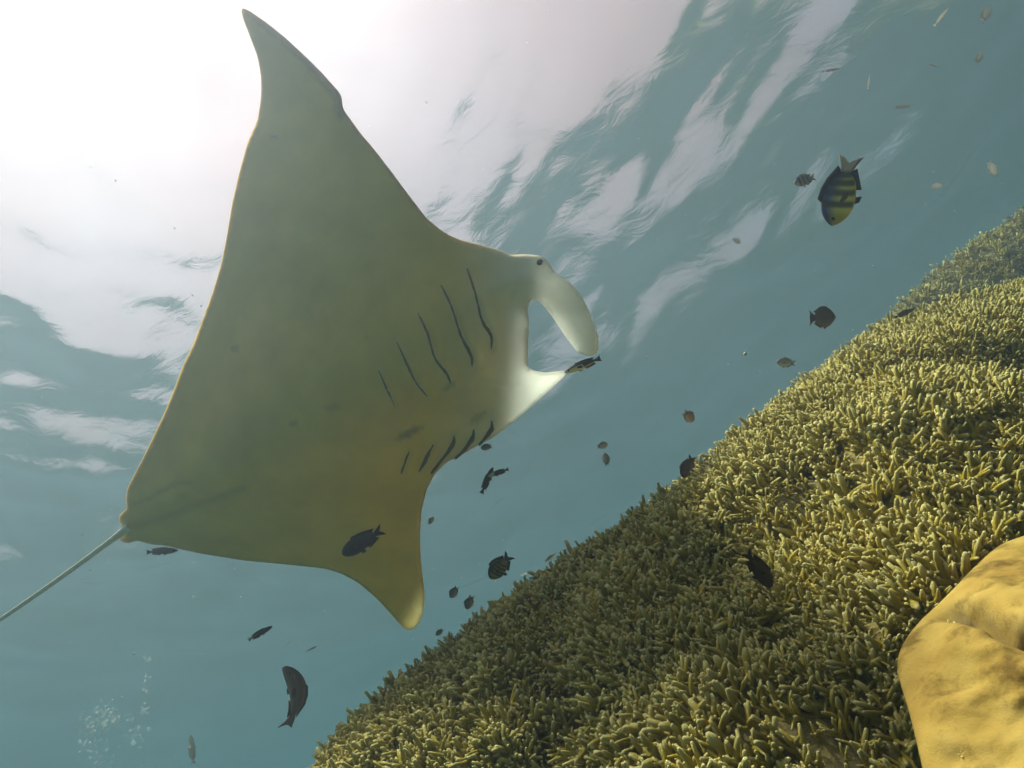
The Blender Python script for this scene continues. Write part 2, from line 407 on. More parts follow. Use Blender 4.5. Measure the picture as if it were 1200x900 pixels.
# ------------------------------------------------------------------ yellow boulder coral
def boulder():
    k = Nodes('boulder_coral'); nz = k.noise(9, 6); n2 = k.noise(190, 4, .75); n3 = k.noise(13, 7, .65)
    r = k.ramp(nz.outputs[0], [(.3, (.28, .17, .04)), (.5, (.37, .245, .06)), (.72, (.46, .33, .11))])
    c = k.ramp(n3.outputs[0], [(.34, (.25, .22, .22)), (.47, (1, 1, 1))])
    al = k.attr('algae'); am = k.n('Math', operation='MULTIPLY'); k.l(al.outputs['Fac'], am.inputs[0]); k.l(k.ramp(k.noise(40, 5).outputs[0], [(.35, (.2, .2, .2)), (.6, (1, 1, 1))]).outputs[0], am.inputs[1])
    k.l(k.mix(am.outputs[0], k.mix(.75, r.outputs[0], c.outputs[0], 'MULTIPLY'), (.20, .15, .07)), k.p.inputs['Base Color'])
    k.p.inputs['Roughness'].default_value = .95; k.p.inputs['Specular IOR Level'].default_value = .08
    add = k.n('Math', operation='ADD'); k.l(n2.outputs[0], add.inputs[0]); k.l(n3.outputs[0], add.inputs[1])
    k.bump(add.outputs[0], .4, .004)
    C0 = np.array([1225.0, 815.0]); nu, nv = 100, 200
    PL = resample(BOULDER_OUT, 4.0)
    for _ in range(25): PL = .25 * np.roll(PL, 1, 0) + .5 * PL + .25 * np.roll(PL, -1, 0)
    th, ph = np.meshgrid(np.linspace(0, math.pi, nu), np.linspace(0, 2 * math.pi, nv, endpoint=False), indexing='ij')
    pa = np.arctan2(PL[:, 1] - C0[1], PL[:, 0] - C0[0]); pr = np.hypot(*(PL - C0).T); od = np.argsort(pa)
    rad = np.interp(ph.ravel(), np.r_[pa[od] - 2 * math.pi, pa[od], pa[od] + 2 * math.pi, pa[od] + 4 * math.pi], np.tile(pr[od], 4))
    st, ct = np.sin(th).ravel(), np.cos(th).ravel()
    Q = C0 + (rad * st)[:, None] * np.stack([np.cos(ph), np.sin(ph)], -1).reshape(-1, 2)
    near = np.sign(ct) * np.abs(ct) ** .8
    NB = -.50 * Rt + .66 * Up - .56 * Fw
    P = at(Q[:, 0], Q[:, 1], 1 / (.84 + (Q[:, 1] - 623) / 277 * .62 + (Q[:, 0] - 1100) / 300 * .25))
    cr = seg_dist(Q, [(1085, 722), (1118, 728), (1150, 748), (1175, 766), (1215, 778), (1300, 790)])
    taper = smoothstep(1075, 1125, Q[:, 0])
    below = Q[:, 1] - np.interp(Q[:, 0], [1085, 1118, 1150, 1175, 1215, 1300], [722, 728, 748, 766, 778, 790])
    dent = taper * (-.085 * np.exp(-(cr / 10) ** 2) + .045 * np.exp(-((below - 34) / 30) ** 2) + .03 * np.exp(-((below + 40) / 36) ** 2)) + .018 * vnoise(P, 3.0, 5) + .013 * vnoise(P, 7, 6) + .006 * vnoise(P, 17, 8) + .0022 * vnoise(P, 45, 9)
    P = P + NB * (.055 * near + dent * np.maximum(near, 0))[:, None] - Fw * .02
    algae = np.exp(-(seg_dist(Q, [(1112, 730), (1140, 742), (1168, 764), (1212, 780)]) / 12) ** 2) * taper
    L0 = at(1180, 800, .8)
    root = mesh_obj('boulder_coral', P - L0, grid_faces(nu, nv, True), k.m, attrs={'algae': algae})
    root.location = L0; root_loc = L0
    tag(root, 'broad ochre yellow boulder coral with soft dents, beside the finger coral', 'coral')
    tuft = base('worm_tuft', (.80, .62, .22), .7)
    rng = np.random.default_rng(3)
    for px, py, d, n in ((1113, 733, .86, 9), (1165, 805, .74, 10), (1128, 886, .66, 9)):
        Vs, Fs, o = [], [], 0
        for i in range(n):
            V, F, T = finger(rng.normal(0, .0025, 3), rng.normal(0, 1, 3) - Fw, rng.uniform(.002, .005), .0011, 5, 3, rng)
            Vs.append(V); Fs.append(F + o); o += len(V)
        mesh_obj('worm_tuft', np.concatenate(Vs) + at(px, py, d) - root_loc, np.concatenate(Fs), tuft, root)
boulder()

# ------------------------------------------------------------------ manta ray
OUT = np.array([(147.5, 588), (150, 596), (139, 604), (140, 611), (145, 618), (143, 627), (137.5, 630), (142, 635), (151, 637), (160, 633), (177, 638), (193, 639), (213, 644), (237, 649),
    (262, 653), (287, 657), (320, 660), (350, 663), (380, 666), (400, 672), (420, 683), (440, 700), (455, 716), (468, 731), (475, 738), (482, 739), (490, 733), (496, 718), (498, 700), (496, 680),
    (493, 655), (492, 630), (494, 598), (500, 574), (509, 556), (524, 541), (540, 534), (556, 524), (576, 514), (592, 502), (614, 484), (640, 461), (655, 447), (663, 440), (665, 434), (655, 435),
    (638, 437), (624, 434), (618, 430), (619, 400), (620, 376), (618, 364), (622, 349), (634, 355), (648, 372), (663, 395), (677, 413), (689, 418), (699, 416), (702, 405), (701, 393), (695, 375), (683, 349), (669, 332),
    (651, 320), (645, 311), (639, 302.5), (630, 299), (613, 297.6), (597, 299), (590, 295), (575, 290), (558, 285.6), (540, 281.5), (525, 275), (514, 267.5), (500, 256), (480, 230), (460, 203),
    (440, 177), (423, 157), (402, 128), (400, 111), (377, 85), (360, 68), (333, 43), (313, 27), (293, 13), (282, 8), (284, 20), (293, 43), (302, 67), (306, 90), (306, 113), (302, 140), (290, 167),
    (280, 203), (272, 238), (265, 280), (259, 310), (250, 340), (240, 367), (227, 402), (215, 427), (201, 464), (190, 490), (178, 515), (166, 540), (157, 557), (149, 573)], float)

def tps(ctrl):
    C = np.asarray(ctrl, float); X = C[:, :2] / 300; n = len(C)
    r = np.linalg.norm(X[:, None] - X[None], axis=2); K = r ** 2 * np.log(r + 1e-9) + np.eye(n) * .02
    A = np.zeros((n + 3, n + 3)); A[:n, :n] = K; A[:n, n] = 1; A[:n, n + 1:] = X; A[n:, :n] = A[:n, n:].T
    w = np.linalg.solve(A, np.r_[C[:, 2], 0, 0, 0])
    def f(P):
        P = np.atleast_2d(P) / 300
        r = np.linalg.norm(P[:, None] - X[None], axis=2)
        return (r ** 2 * np.log(r + 1e-9)) @ w[:n] + w[n] + P @ w[n + 1:]
    return f
manta_depth = tps([(145, 620, 3.3), (250, 560, 3.15), (380, 490, 3.0), (520, 420, 2.85), (620, 390, 2.75), (285, 10, 3.05), (400, 120, 2.95), (330, 250, 2.98), (250, 350, 3.15), (480, 735, 3.62),
    (430, 670, 3.44), (300, 650, 3.35), (500, 560, 3.22), (460, 560, 3.2), (550, 290, 2.8), (640, 310, 2.68), (700, 410, 2.5), (664, 436, 2.85), (640, 445, 2.78), (590, 500, 2.9)])
def smooth_loop(P, it=2):
    for _ in range(it): P = .25 * np.roll(P, 1, 0) + .5 * P + .25 * np.roll(P, -1, 0)
    return P
LOOP = smooth_loop(resample(OUT, 3.2), 2)
def edge_dist(P):
    A = LOOP; B = np.roll(LOOP, -1, 0); AB = B - A; out = np.empty(len(P))
    for i in range(0, len(P), 2000):
        Q = P[i:i + 2000]; t = np.clip(((Q[:, None] - A) * AB).sum(2) / (AB ** 2).sum(1), 0, 1)
        out[i:i + 2000] = np.linalg.norm(Q[:, None] - A - t[..., None] * AB, axis=2).min(1)
    return out
AXIS = [(150, 618), (250, 570), (380, 495), (520, 430), (600, 395)]
FOLDS = [([(155, 592), (180, 582), (207, 568), (224, 566)], 2.5), ([(160, 616), (200, 604), (240, 588), (285, 572)], 5)]
Z4 = lambda L: [(400 + x / 3.425, 250 + y / 3.425) for x, y in L]
Z1 = lambda L: [(400 + x / 5, 450 + y / 5) for x, y in L]
SLITS = [(Z4([(505, 220), (540, 330), (565, 430), (600, 490), (602, 545)]), 2.0), (Z4([(400, 288), (440, 370), (480, 490), (520, 570), (525, 615)]), 2.0),
         (Z4([(308, 400), (345, 480), (375, 580), (420, 640), (440, 685)]), 1.9), (Z4([(222, 515), (265, 610), (300, 680), (345, 735)]), 1.6), (Z4([(150, 630), (180, 700), (215, 775)]), 1.3),
         (Z1([(880, 215), (880, 260), (840, 320), (805, 360)]), 2.4), (Z1([(775, 265), (770, 310), (720, 385), (665, 440)]), 2.4), (Z1([(660, 305), (655, 350), (600, 430), (525, 525)]), 2.5),
         (Z1([(540, 355), (515, 400), (480, 470), (455, 515)]), 2.2), (Z1([(397, 395), (380, 440), (350, 525)]), 1.7)]
def manta_half(P, D):
    edge = np.sqrt(np.clip(1 - (1 - np.clip(D / 22, 0, 1)) ** 2, 0, 1))
    ax = seg_dist(P, AXIS)
    body = np.exp(-(ax / 95) ** 2) * smoothstep(0, 70, D)
    return .022 * edge + .05 * smoothstep(0, 110, D) + .13 * body
def belly_depth(P):
    D = edge_dist(P); h = manta_half(P, D)
    g = np.zeros(len(P))
    for L, wd in FOLDS: g += .012 * np.exp(-(seg_dist(P, L) / wd) ** 2)
    for L, wd in SLITS:
        g += .005 * np.exp(-(seg_dist(P, L) / (wd + 1.2)) ** 2) - .011 * np.exp(-(seg_dist(P, np.asarray(L) + (5.5, -1.0)) / 4.5) ** 2)
    return manta_depth(P) - h * .75 + g * smoothstep(0, 8, D), D, h

def build_manta():
    x, y = np.meshgrid(np.arange(130, 710, 4.6), np.arange(0, 745, 4.6))
    G = np.c_[x.ravel(), y.ravel()] + RNG.uniform(-.9, .9, (x.size, 2))
    G = G[inside_poly(LOOP, G[:, 0], G[:, 1])]; G = G[edge_dist(G) > 2.4]
    P = np.r_[LOOP, G]; n = len(LOOP)
    ed = [(i, (i + 1) % n) for i in range(n)]
    res = geometry.delaunay_2d_cdt([Vector(q) for q in P.tolist()], ed, [], 1, 1e-5)
    P = np.array([tuple(v) for v in res[0]]); T = np.array([tuple(f) for f in res[2] if len(f) == 3])
    bd, D, h = belly_depth(P)
    border = D < .02
    td = manta_depth(P) + h * .9
    m0 = manta_depth(P)
    bd = np.where(border, m0, bd); td = np.where(border, m0, td)
    V1 = at(P[:, 0], P[:, 1], bd); V2 = at(P[:, 0], P[:, 1], td)
    a = np.cross(V1[T[:, 1]] - V1[T[:, 0]], V1[T[:, 2]] - V1[T[:, 0]]); flip = (a * -V1[T[:, 0]]).sum(1) < 0
    T[flip] = T[flip][:, ::-1]
    idx2 = np.where(border, np.arange(len(P)), 0); inner = np.where(~border)[0]; idx2[inner] = len(P) + np.arange(len(inner))
    V = np.r_[V1, V2[inner]]; F = np.r_[T, idx2[T][:, ::-1]]
    Pall = np.r_[P, P[inner]]; Dall = np.r_[D, D[inner]]
    thin = .6 * (1 - smoothstep(1, 7, Dall))
    lobe = np.clip(smoothstep(612, 640, Pall[:, 0]), 0, 1)
    thin = thin * (1 - smoothstep(600, 690, Pall[:, 1]))
    low = smoothstep(425, 445, Pall[:, 1]) * smoothstep(600, 640, Pall[:, 0] + .5 * (Pall[:, 1] - 440))
    lit_rim = smoothstep(572, 616, Pall[:, 0]) * smoothstep(345, 375, Pall[:, 1]) * .8
    thin = np.maximum(np.maximum(thin, lit_rim), np.maximum(.6 * lobe, 1.0 * low))  # sunlit look of mouth edge and lower lobe put in as translucency
    dorsal = np.r_[np.zeros(len(P)), np.ones(len(inner))]
    dorsal = dorsal * smoothstep(1, 7, Dall)  # dorsal colour paled along the border to brighten the sunlit edge
    dorsal = dorsal * (1 - np.maximum(np.maximum(lobe, lit_rim), low))
    # pigment: dark margin of the upper wing tip, blotches on the belly; fold shade painted in as well
    mark_shade = (1 - smoothstep(2, 15, seg_dist(Pall, [(290, 10), (333, 42), (377, 84), (401, 112), (404, 132)]))) * .8
    mark_shade = np.maximum(mark_shade, .35 * (1 - smoothstep(0, 110, np.hypot(Pall[:, 0] - 300, Pall[:, 1] - 30))))
    for (cx, cy_, l, w, an, s) in ((480, 507, 20, 5, 25, .6), (560, 489, 14, 4, 40, .4), (275, 408, 6, 3.5, 0, .5), (390, 478, 11, 5, 10, .22), (345, 496, 5, 4, 0, .3), (320, 160, 4, 1.6, 5, .6),
                               (527, 452, 10, 3, 35, .35), (430, 395, 5, 4, 0, .15), (565, 432, 9, 3, 30, .2), (600, 345, 9, 4, 60, .1), (350, 590, 12, 5, 15, .12)):
        c, sn = math.cos(math.radians(an)), math.sin(math.radians(an)); dx, dy = Pall[:, 0] - cx, -(Pall[:, 1] - cy_)
        e = np.hypot((dx * c + dy * sn) / l, (-dx * sn + dy * c) / w); mark_shade = np.maximum(mark_shade, s * (1 - smoothstep(.5, 1.2, e)))
    for L, wd in FOLDS: mark_shade = np.maximum(mark_shade, .25 * np.exp(-(seg_dist(Pall, L) / wd) ** 2))  # shade in the pelvic folds painted as darker skin
    pale = smoothstep(500, 620, Pall[:, 0] + .15 * (Pall[:, 1] - 400))
    k = Nodes('manta_skin')
    A = {n_: k.attr(n_) for n_ in ('thin', 'dorsal', 'pigment_shade', 'pale')}
    nz = k.noise(4, 5); n2 = k.noise(120, 3)
    c0 = k.mix(A['pale'].outputs['Fac'], (.95, .60, .12), (.94, .82, .60))
    mot = k.ramp(nz.outputs[0], [(.3, (.80, .80, .78)), (.7, (1, 1, 1))])
    c1 = k.mix(1.0, c0, mot.outputs[0], 'MULTIPLY')
    c2 = k.mix(A['pigment_shade'].outputs['Fac'], c1, (.09, .08, .06))
    c3 = k.mix(A['dorsal'].outputs['Fac'], c2, (.05, .05, .05))
    k.l(c3, k.p.inputs['Base Color']); k.p.inputs['Roughness'].default_value = .55; k.p.inputs['Specular IOR Level'].default_value = .25
    k.bump(n2.outputs[0], .15, .004)
    tl = k.n('BsdfTranslucent'); k.l(k.mix(A['pale'].outputs['Fac'], (.62, .54, .26), (1, 1, .97)), tl.inputs[0])
    mx = k.n('MixShader'); ml = k.n('Math', operation='MULTIPLY'); ml.inputs[1].default_value = .9
    k.l(A['thin'].outputs['Fac'], ml.inputs[0]); k.l(ml.outputs[0], mx.inputs[0])
    k.l(k.p.outputs[0], mx.inputs[1]); k.l(tl.outputs[0], mx.inputs[2]); k.l(mx.outputs[0], k.out.inputs[0])
    root = empty('manta_ray', at(380, 490, 3.0), 'huge pale manta ray gliding overhead with its belly and gill slits showing', 'manta ray')
    L0 = np.array(root.location)
    mesh_obj('body', V - L0, F, k.m, root, attrs={'thin': thin, 'dorsal': dorsal, 'pigment_shade': np.clip(mark_shade, 0, 1), 'pale': pale})
    gill = base('gill_slit', (.12, .095, .055), .8)
    for L, w in SLITS:
        c = spline(L, np.linspace(0, 1, 22)); tg = np.gradient(c, axis=0); tg /= np.linalg.norm(tg, axis=1)[:, None]; nn = np.c_[-tg[:, 1], tg[:, 0]]
        prof = 1.2 * w * (1 + .22 * np.sin(np.linspace(0, 9, 22) + w * 7)) * np.sin(np.linspace(.12, math.pi - .12, 22)) ** .5
        rows = []
        for q, lift in ((-1, -.004), (-.5, .004), (0, .006), (.5, .004), (1, -.004)):
            pp = c + nn * (q * prof)[:, None]; d, _, _ = belly_depth(pp); rows.append(at(pp[:, 0], pp[:, 1], d - lift))
        mesh_obj('gill_slit', np.stack(rows, 1).reshape(-1, 3) - L0, grid_faces(22, 5), gill, root)
    # eye
    th, ph = np.meshgrid(np.linspace(0, math.pi, 10), np.linspace(0, 6.2832, 14, endpoint=False), indexing='ij')
    N = np.stack([np.sin(th) * np.cos(ph), np.sin(th) * np.sin(ph), np.cos(th)], -1).reshape(-1, 3)
    ec = np.array([[632., 308.]]); ed_, _, _ = belly_depth(ec)
    mesh_obj('eye', at(633, 308, ed_[0] + .007) - L0 + N * .016, grid_faces(10, 14, True), base('manta_eye', (.02, .02, .02), .2, .5), root)
    # tail
    s = np.linspace(0, 1, 60); c = at(152 - 420 * s, 617 + 285 * s + 6 * np.sin(s * 5), 3.28 - .35 * s)
    tg = np.gradient(c, axis=0); tg /= np.linalg.norm(tg, axis=1)[:, None]; u = np.cross(tg, UPZ); u /= np.linalg.norm(u, axis=1)[:, None]; v = np.cross(u, tg)
    r = .0145 * (1 - .75 * s) * (1 + .5 * np.exp(-(s / .05) ** 2))
    an = np.linspace(0, 6.2832, 10, endpoint=False)
    V = c[:, None] + r[:, None, None] * (np.cos(an)[None, :, None] * u[:, None] + np.sin(an)[None, :, None] * v[:, None])
    mesh_obj('tail', V.reshape(-1, 3) - L0, grid_faces(60, 10, True), base('manta_tail', (.74, .68, .54), .35, .5), root)
build_manta()

# ------------------------------------------------------------------ fish
FISH = {}
def fish_skin(name='fish_skin', thru=.4):
    k = Nodes(name); c = k.attr('col'); nz = k.noise(160, 3)
    m = k.ramp(nz.outputs[0], [(.3, (.75, .75, .75)), (.7, (1.1, 1.1, 1.1))])
    k.l(k.mix(1.0, c.outputs['Color'], m.outputs[0], 'MULTIPLY'), k.p.inputs['Base Color'])
    k.p.inputs['Roughness'].default_value = .42; k.p.inputs['Specular IOR Level'].default_value = .4
    k.bump(nz.outputs[0], .2, .002)
    tl = k.n('BsdfTranslucent'); k.l(c.outputs['Color'], tl.inputs[0]); mx = k.n('MixShader'); mx.inputs[0].default_value = thru
    k.l(k.p.outputs[0], mx.inputs[1]); k.l(tl.outputs[0], mx.inputs[2]); k.l(mx.outputs[0], k.out.inputs[0]); return k.m
SKIN = fish_skin(); LIGHTENED_SKIN = fish_skin('lightened_fish_skin', .9)  # strong translucency lightens backlit fish, as thicker haze would
EYE_M = base('fish_eye', (.01, .01, .012), .15, .6)
SHAPE = {  # body length share, depth, thickness, fork, fin height, tail size
    'damsel': dict(h=.50, w=.17, fork=.45, fin=.10, tail=.24, nose=.85),
    'slender': dict(h=.20, w=.13, fork=.12, fin=.05, tail=.16, nose=.75),
    'surgeon': dict(h=.33, w=.12, fork=.55, fin=.06, tail=.20, nose=.7),
    'butterfly': dict(h=.80, w=.14, fork=.05, fin=.05, tail=.19, nose=1.05),
    'parrot': dict(h=.34, w=.20, fork=.25, fin=.05, tail=.22, nose=.5),
    'needle': dict(h=.10, w=.09, fork=.25, fin=.03, tail=.12, nose=.9)}

def plate(pts, th):
    """thin fin: outline in x,z with a lens of thickness th in y"""
    P = np.asarray(pts, float); n = len(P); c = P.mean(0)
    V = [(x, 0, z) for x, z in P]; mid = [(c[0] + .55 * (x - c[0]), c[1] + .55 * (z - c[1])) for x, z in P]
    V += [(x, th, z) for x, z in mid] + [(x, -th, z) for x, z in mid] + [(c[0], th, c[1]), (c[0], -th, c[1])]
    F = []
    for i in range(n):
        j = (i + 1) % n
        F += [(i, j, n + j, n + i), (j, i, 2 * n + i, 2 * n + j), (n + i, n + j, 3 * n), (2 * n + j, 2 * n + i, 3 * n + 1)]
    return np.array(V), F

def fish(px, py, d, lpx, ang, side, kind, colours, label, name='reef_fish', cat='fish', yaw=0, bend=0, group=None, roll=0, detail=True, pattern=None, lighten=False):
    """unit fish looks along +x with its back at +z, then is scaled, turned and put where it swims"""
    q = SHAPE[kind]; back, flank, belly, finc, tailc = [np.array(c, float) for c in colours]
    nu, nv = (34, 18) if detail else (16, 10)
    s = np.linspace(0, 1, nu)                       # nose to tail root
    tl = q['tail']; xs = .5 - s * (1 - tl)
    prof = np.clip(s, 1e-4, 1) ** (q['nose'] * .85) * (1.02 - s) ** .85
    prof = prof / prof.max()
    pr = prof * (1 - .0) + .17 * smoothstep(.55, 1, s); pr = np.clip(pr / pr.max(), .02, 1)
    hh = q['h'] * .5 * pr; ww = q['w'] * .5 * np.clip(s, 1e-4, 1) ** .5 * (1 - s * .9) ** .7; ww = ww / ww.max() * q['w'] * .5
    an = np.linspace(0, 2 * math.pi, nv, endpoint=False)
    bz = lambda x: bend * (x - .0) ** 2 * 2.2
    X = np.repeat(xs[:, None], nv, 1); Y = ww[:, None] * np.sin(an); Z = hh[:, None] * np.cos(an) * np.where(np.cos(an) > 0, 1.0, .95) + bz(X)
    V = np.stack([X, Y, Z], -1).reshape(-1, 3)
    zz = np.cos(an)[None, :].repeat(nu, 0).ravel(); ss = np.repeat(s, nv)
    k1 = smoothstep(.15, .8, zz)[:, None]; k2 = smoothstep(-.2, -.8, zz)[:, None]
    C = flank * (1 - k1) + back * k1; C = C * (1 - k2) + belly * k2
    if pattern: C = pattern(ss, zz, C)
    V = np.r_[V, [[.505, 0, bz(.5)]], [[xs[-1] - .01, 0, bz(xs[-1])]]]; C = np.r_[C, [C[0]], [C[-1]]]
    F = grid_faces(nu, nv, True).tolist(); n0 = nu * nv
    F += [(n0, (i + 1) % nv, i) for i in range(nv)] + [(n0 + 1, (nu - 1) * nv + i, (nu - 1) * nv + (i + 1) % nv) for i in range(nv)]
    # pose
    fwd2 = np.array([math.cos(math.radians(ang)), math.sin(math.radians(ang))]); up2 = np.array([-fwd2[1], fwd2[0]]) * side
    cyw, syw = math.cos(math.radians(yaw)), math.sin(math.radians(yaw))
    f3 = (fwd2[0] * Rt + fwd2[1] * Up) * cyw + Fw * syw
    u3 = up2[0] * Rt + up2[1] * Up; l3 = np.cross(u3, f3)
    cr, sr = math.cos(math.radians(roll)), math.sin(math.radians(roll))
    u3, l3 = u3 * cr + l3 * sr, l3 * cr - u3 * sr
    L = lpx * d / FP
    m = np.eye(4); m[:3, 0], m[:3, 1], m[:3, 2], m[:3, 3] = f3 * L, l3 * L, u3 * L, at(px, py, d)
    skin = LIGHTENED_SKIN if lighten else SKIN
    o = mesh_obj(name, V, F, skin, attrs={'col': C}); o.matrix_world = Matrix(m.tolist())
    tag(o, label, cat, group)
    def fin(nm, pts, th, c):
        V, F = plate(pts, th); V[:, 2] += bz(V[:, 0]); mesh_obj(nm, V, F, skin, o, attrs={'col': np.tile(c, (len(V), 1))})
    xt = xs[-1]; r0 = hh[-1]; th = q['h'] * .5 * .75 if kind not in ('needle', 'slender') else max(.07, q['h'] * .45)
    fk = q['fork'] * tl
    fin('tail_fin', [(xt + .02, r0 * .9), (xt - tl * .45, th * .62), (xt - tl, th), (xt - tl * .86, th * .5), (xt - tl + fk, 0), (xt - tl * .86, -th * .5), (xt - tl, -th), (xt - tl * .45, -th * .62), (xt + .02, -r0 * .9)], .006, tailc)
    if True:
        fh = q['fin']; hz = lambda x: float(np.interp(x, xs[::-1], hh[::-1]))
        top = [(.22, hz(.22) * .9), (.16, hz(.16) + fh * .6), (.0, hz(0) + fh * .75), (-.14, hz(-.14) + fh * .85), (-.34, hz(-.27) + fh * .75), (-.29, hz(-.28) + fh * .2), (-.25, hz(-.25) * .85), (0, hz(0) * .9)]
        fin('dorsal_fin', top, .008, finc)
        fin('anal_fin', [(-.04, -hz(-.04) * .85), (-.06, -hz(-.06) - fh * .7), (-.2, -hz(-.2) - fh * .8), (-.34, -hz(-.27) - fh * .7), (-.27, -hz(-.27) * .6), (-.16, -hz(-.16) * .8)], .008, finc)
        fin('pelvic_fin', [(.16, -hz(.16) * .85), (.12, -hz(.12) - fh * .5), (.03, -hz(.03) - fh * .8), (.06, -hz(.06) * .8)], .008, finc)
        for sg in (-1, 1) if detail else ():
            wy = float(np.interp(.17, xs[::-1], ww[::-1])) * .93
            V, Fp = plate([(.18, -.01), (.15, .035), (.04, .02), (.03, -.04), (.1, -.05)], .004)
            V[:, 1] += sg * (wy + .02 + (.18 - V[:, 0]) * .35); V[:, 2] += bz(V[:, 0])
            mesh_obj('pectoral_fin', V, Fp, SKIN, o, attrs={'col': np.tile(finc * .8 + .2 * flank, (len(V), 1))})
            ex = .5 - .13 * (1 - tl) * (1.3 if kind == 'needle' else 1); ey = float(np.interp(ex, xs[::-1], ww[::-1])); ez = float(np.interp(ex, xs[::-1], hh[::-1]))
            th_, ph = np.meshgrid(np.linspace(0, math.pi, 7), np.linspace(0, 6.2832, 10, endpoint=False), indexing='ij')
            N = np.stack([np.sin(th_) * np.cos(ph), np.sin(th_) * np.sin(ph) * .6, np.cos(th_)], -1).reshape(-1, 3) * (.028 if kind != 'needle' else .015)
            mesh_obj('eye', N + (ex, sg * ey * .9, ez * .22 + bz(ex)), grid_faces(7, 10, True), EYE_M, o)
    return o

DARK = [(.075, .07, .08), (.09, .085, .09), (.13, .12, .12)] + [(.07, .065, .075)] * 2
GREY = [(.20, .21, .21), (.28, .29, .27), (.44, .44, .40), (.20, .21, .20), (.22, .23, .22)]
OLIVE = [(.08, .09, .07), (.46, .42, .14), (.6, .54, .24), (.10, .10, .08), (.16, .15, .10)]
PALE = [(.35, .36, .34), (.55, .56, .52), (.65, .65, .6), (.4, .4, .38), (.4, .4, .38)]
BROWN = [(.16, .12, .115), (.24, .175, .15), (.40, .32, .24), (.19, .15, .13), (.22, .18, .16)]
def bands(dark, pos, wd, amt=1.0):
    dark = np.array(dark, float)
    def f(s, z, C):
        k = np.zeros_like(s)
        for p in pos: k = np.maximum(k, 1 - smoothstep(wd * .45, wd * 1.3, np.abs(s + .035 * z - .02 * z * z - p)))
        k = (k * amt * smoothstep(-.97, -.75, z))[:, None]; return C * (1 - k) + dark * k
    return f
def two_tone(c, s0, s1, zmax=2):
    c = np.array(c, float)
    def f(s, z, C):
        k = ((s > s0) & (s < s1) & (z < zmax)).astype(float)[:, None]; return C * (1 - k) + c * k
    return f
SERG = [(.08, .13, .36), (.62, .63, .20), (.72, .62, .14), (.06, .07, .12), (.36, .35, .33)]
fish(986, 224, 1.7, 80, -99, -1, 'damsel', SERG, 'yellow and black striped damselfish with blue back, diving head down in open water', yaw=14, pattern=lambda s, z, C: bands((.07, .08, .11), (.40, .62, .80, .95), .07, .92)(s, z, C * (.55 + .45 * smoothstep(.16, .34, s))[:, None]), name='striped_damselfish')
fish(943, 211, 3.0, 26, 198, -1, 'damsel', GREY, 'small grey banded fish just beside the diving yellow striped damselfish', pattern=bands((.04, .045, .05), (.3, .55, .8), .08), name='striped_damselfish')
fish(964, 372, 2.4, 31, 2, 1, 'butterfly', DARK, 'dark tall disc shaped fish facing the reef above its crest', name='butterflyfish')
fish(921, 425, 2.9, 21, 176, -1, 'damsel', GREY, 'small grey damselfish below the dark disc shaped fish', yaw=15)
fish(807, 488, 2.7, 24, -35, 1, 'damsel', BROWN, 'brown damselfish hovering well above the middle of the reef crest', yaw=35)
fish(806, 547, 2.05, 29, -112, -1, 'damsel', BROWN, 'dark brown damselfish touching the reef crest, tail up', yaw=10)
fish(706, 522, 3.2, 15, 12, 1, 'damsel', GREY, 'upper fish of the tiny grey pair in open water near the crest', detail=False, yaw=20)
fish(710, 538, 3.1, 16, 102, -1, 'damsel', GREY, 'lower fish of the tiny grey pair in open water near the crest', detail=False, yaw=20)
fish(688, 652, 1.85, 21, 175, -1, 'damsel', DARK, 'round blackish damselfish in front of the coral edge', yaw=35)
fish(586, 664, 2.3, 40, -128, -1, 'damsel', OLIVE, 'olive damselfish with thin bars and dark fin tips below the manta wing', pattern=bands((.10, .11, .06), (.35, .5, .65, .8), .04), name='striped_damselfish', yaw=12)
fish(532, 694, 3.0, 18, -118, -1, 'damsel', GREY, 'left one of two small grey damselfish under the lower wing tip', yaw=15, detail=False)
fish(550, 706, 2.9, 20, -110, -1, 'damsel', GREY, 'right one of two small grey damselfish under the lower wing tip', yaw=15, detail=False)
fish(515, 741, 3.2, 11, -140, -1, 'damsel', GREY, 'tiny grey fish low between the wing tip and the reef', detail=False)
fish(425, 635, 2.3, 60, 213, -1, 'surgeon', [(.03, .028, .05), (.035, .03, .05), (.04, .035, .055), (.025, .022, .04), (.03, .025, .045)], 'purplish black fork tailed fish passing under the lower manta wing', name='surgeonfish', yaw=8)
fish(190, 646, 2.9, 36, 2, 1, 'slender', DARK, 'slim dark fish just below the base of the manta tail', name='wrasse', yaw=5)
fish(505, 610, 3.4, 11, 60, 1, 'damsel', GREY, 'tiny dark fish beside the leading edge of the lower wing', detail=False)
fish(305, 742, 2.6, 30, 27, 1, 'slender', [(.06, .06, .07), (.09, .09, .09), (.13, .13, .12), (.05, .05, .06), (.5, .5, .46)], 'dark oblong fish with a pale tail in the lower open water', name='wrasse', yaw=15)
fish(349, 816, 2.9, 68, 92, -1, 'parrot', BROWN, 'brown parrotfish with curved body and pale edged tail, swimming up', name='parrotfish', bend=-.40, yaw=10)
fish(571, 563, 2.5, 34, 66, 1, 'slender', DARK, 'slim dark wrasse hanging head up below the gill slits', name='wrasse', yaw=10)
fish(584, 554, 2.48, 26, 200, -1, 'slender', DARK, 'slim dark wrasse with a white head patch below the gill slits', name='wrasse', pattern=two_tone((.75, .76, .6), .05, .38))
fish(570, 524, 2.75, 14, 190, -1, 'damsel', GREY, 'small grey fish tucked under the lowest gill slit', detail=False)
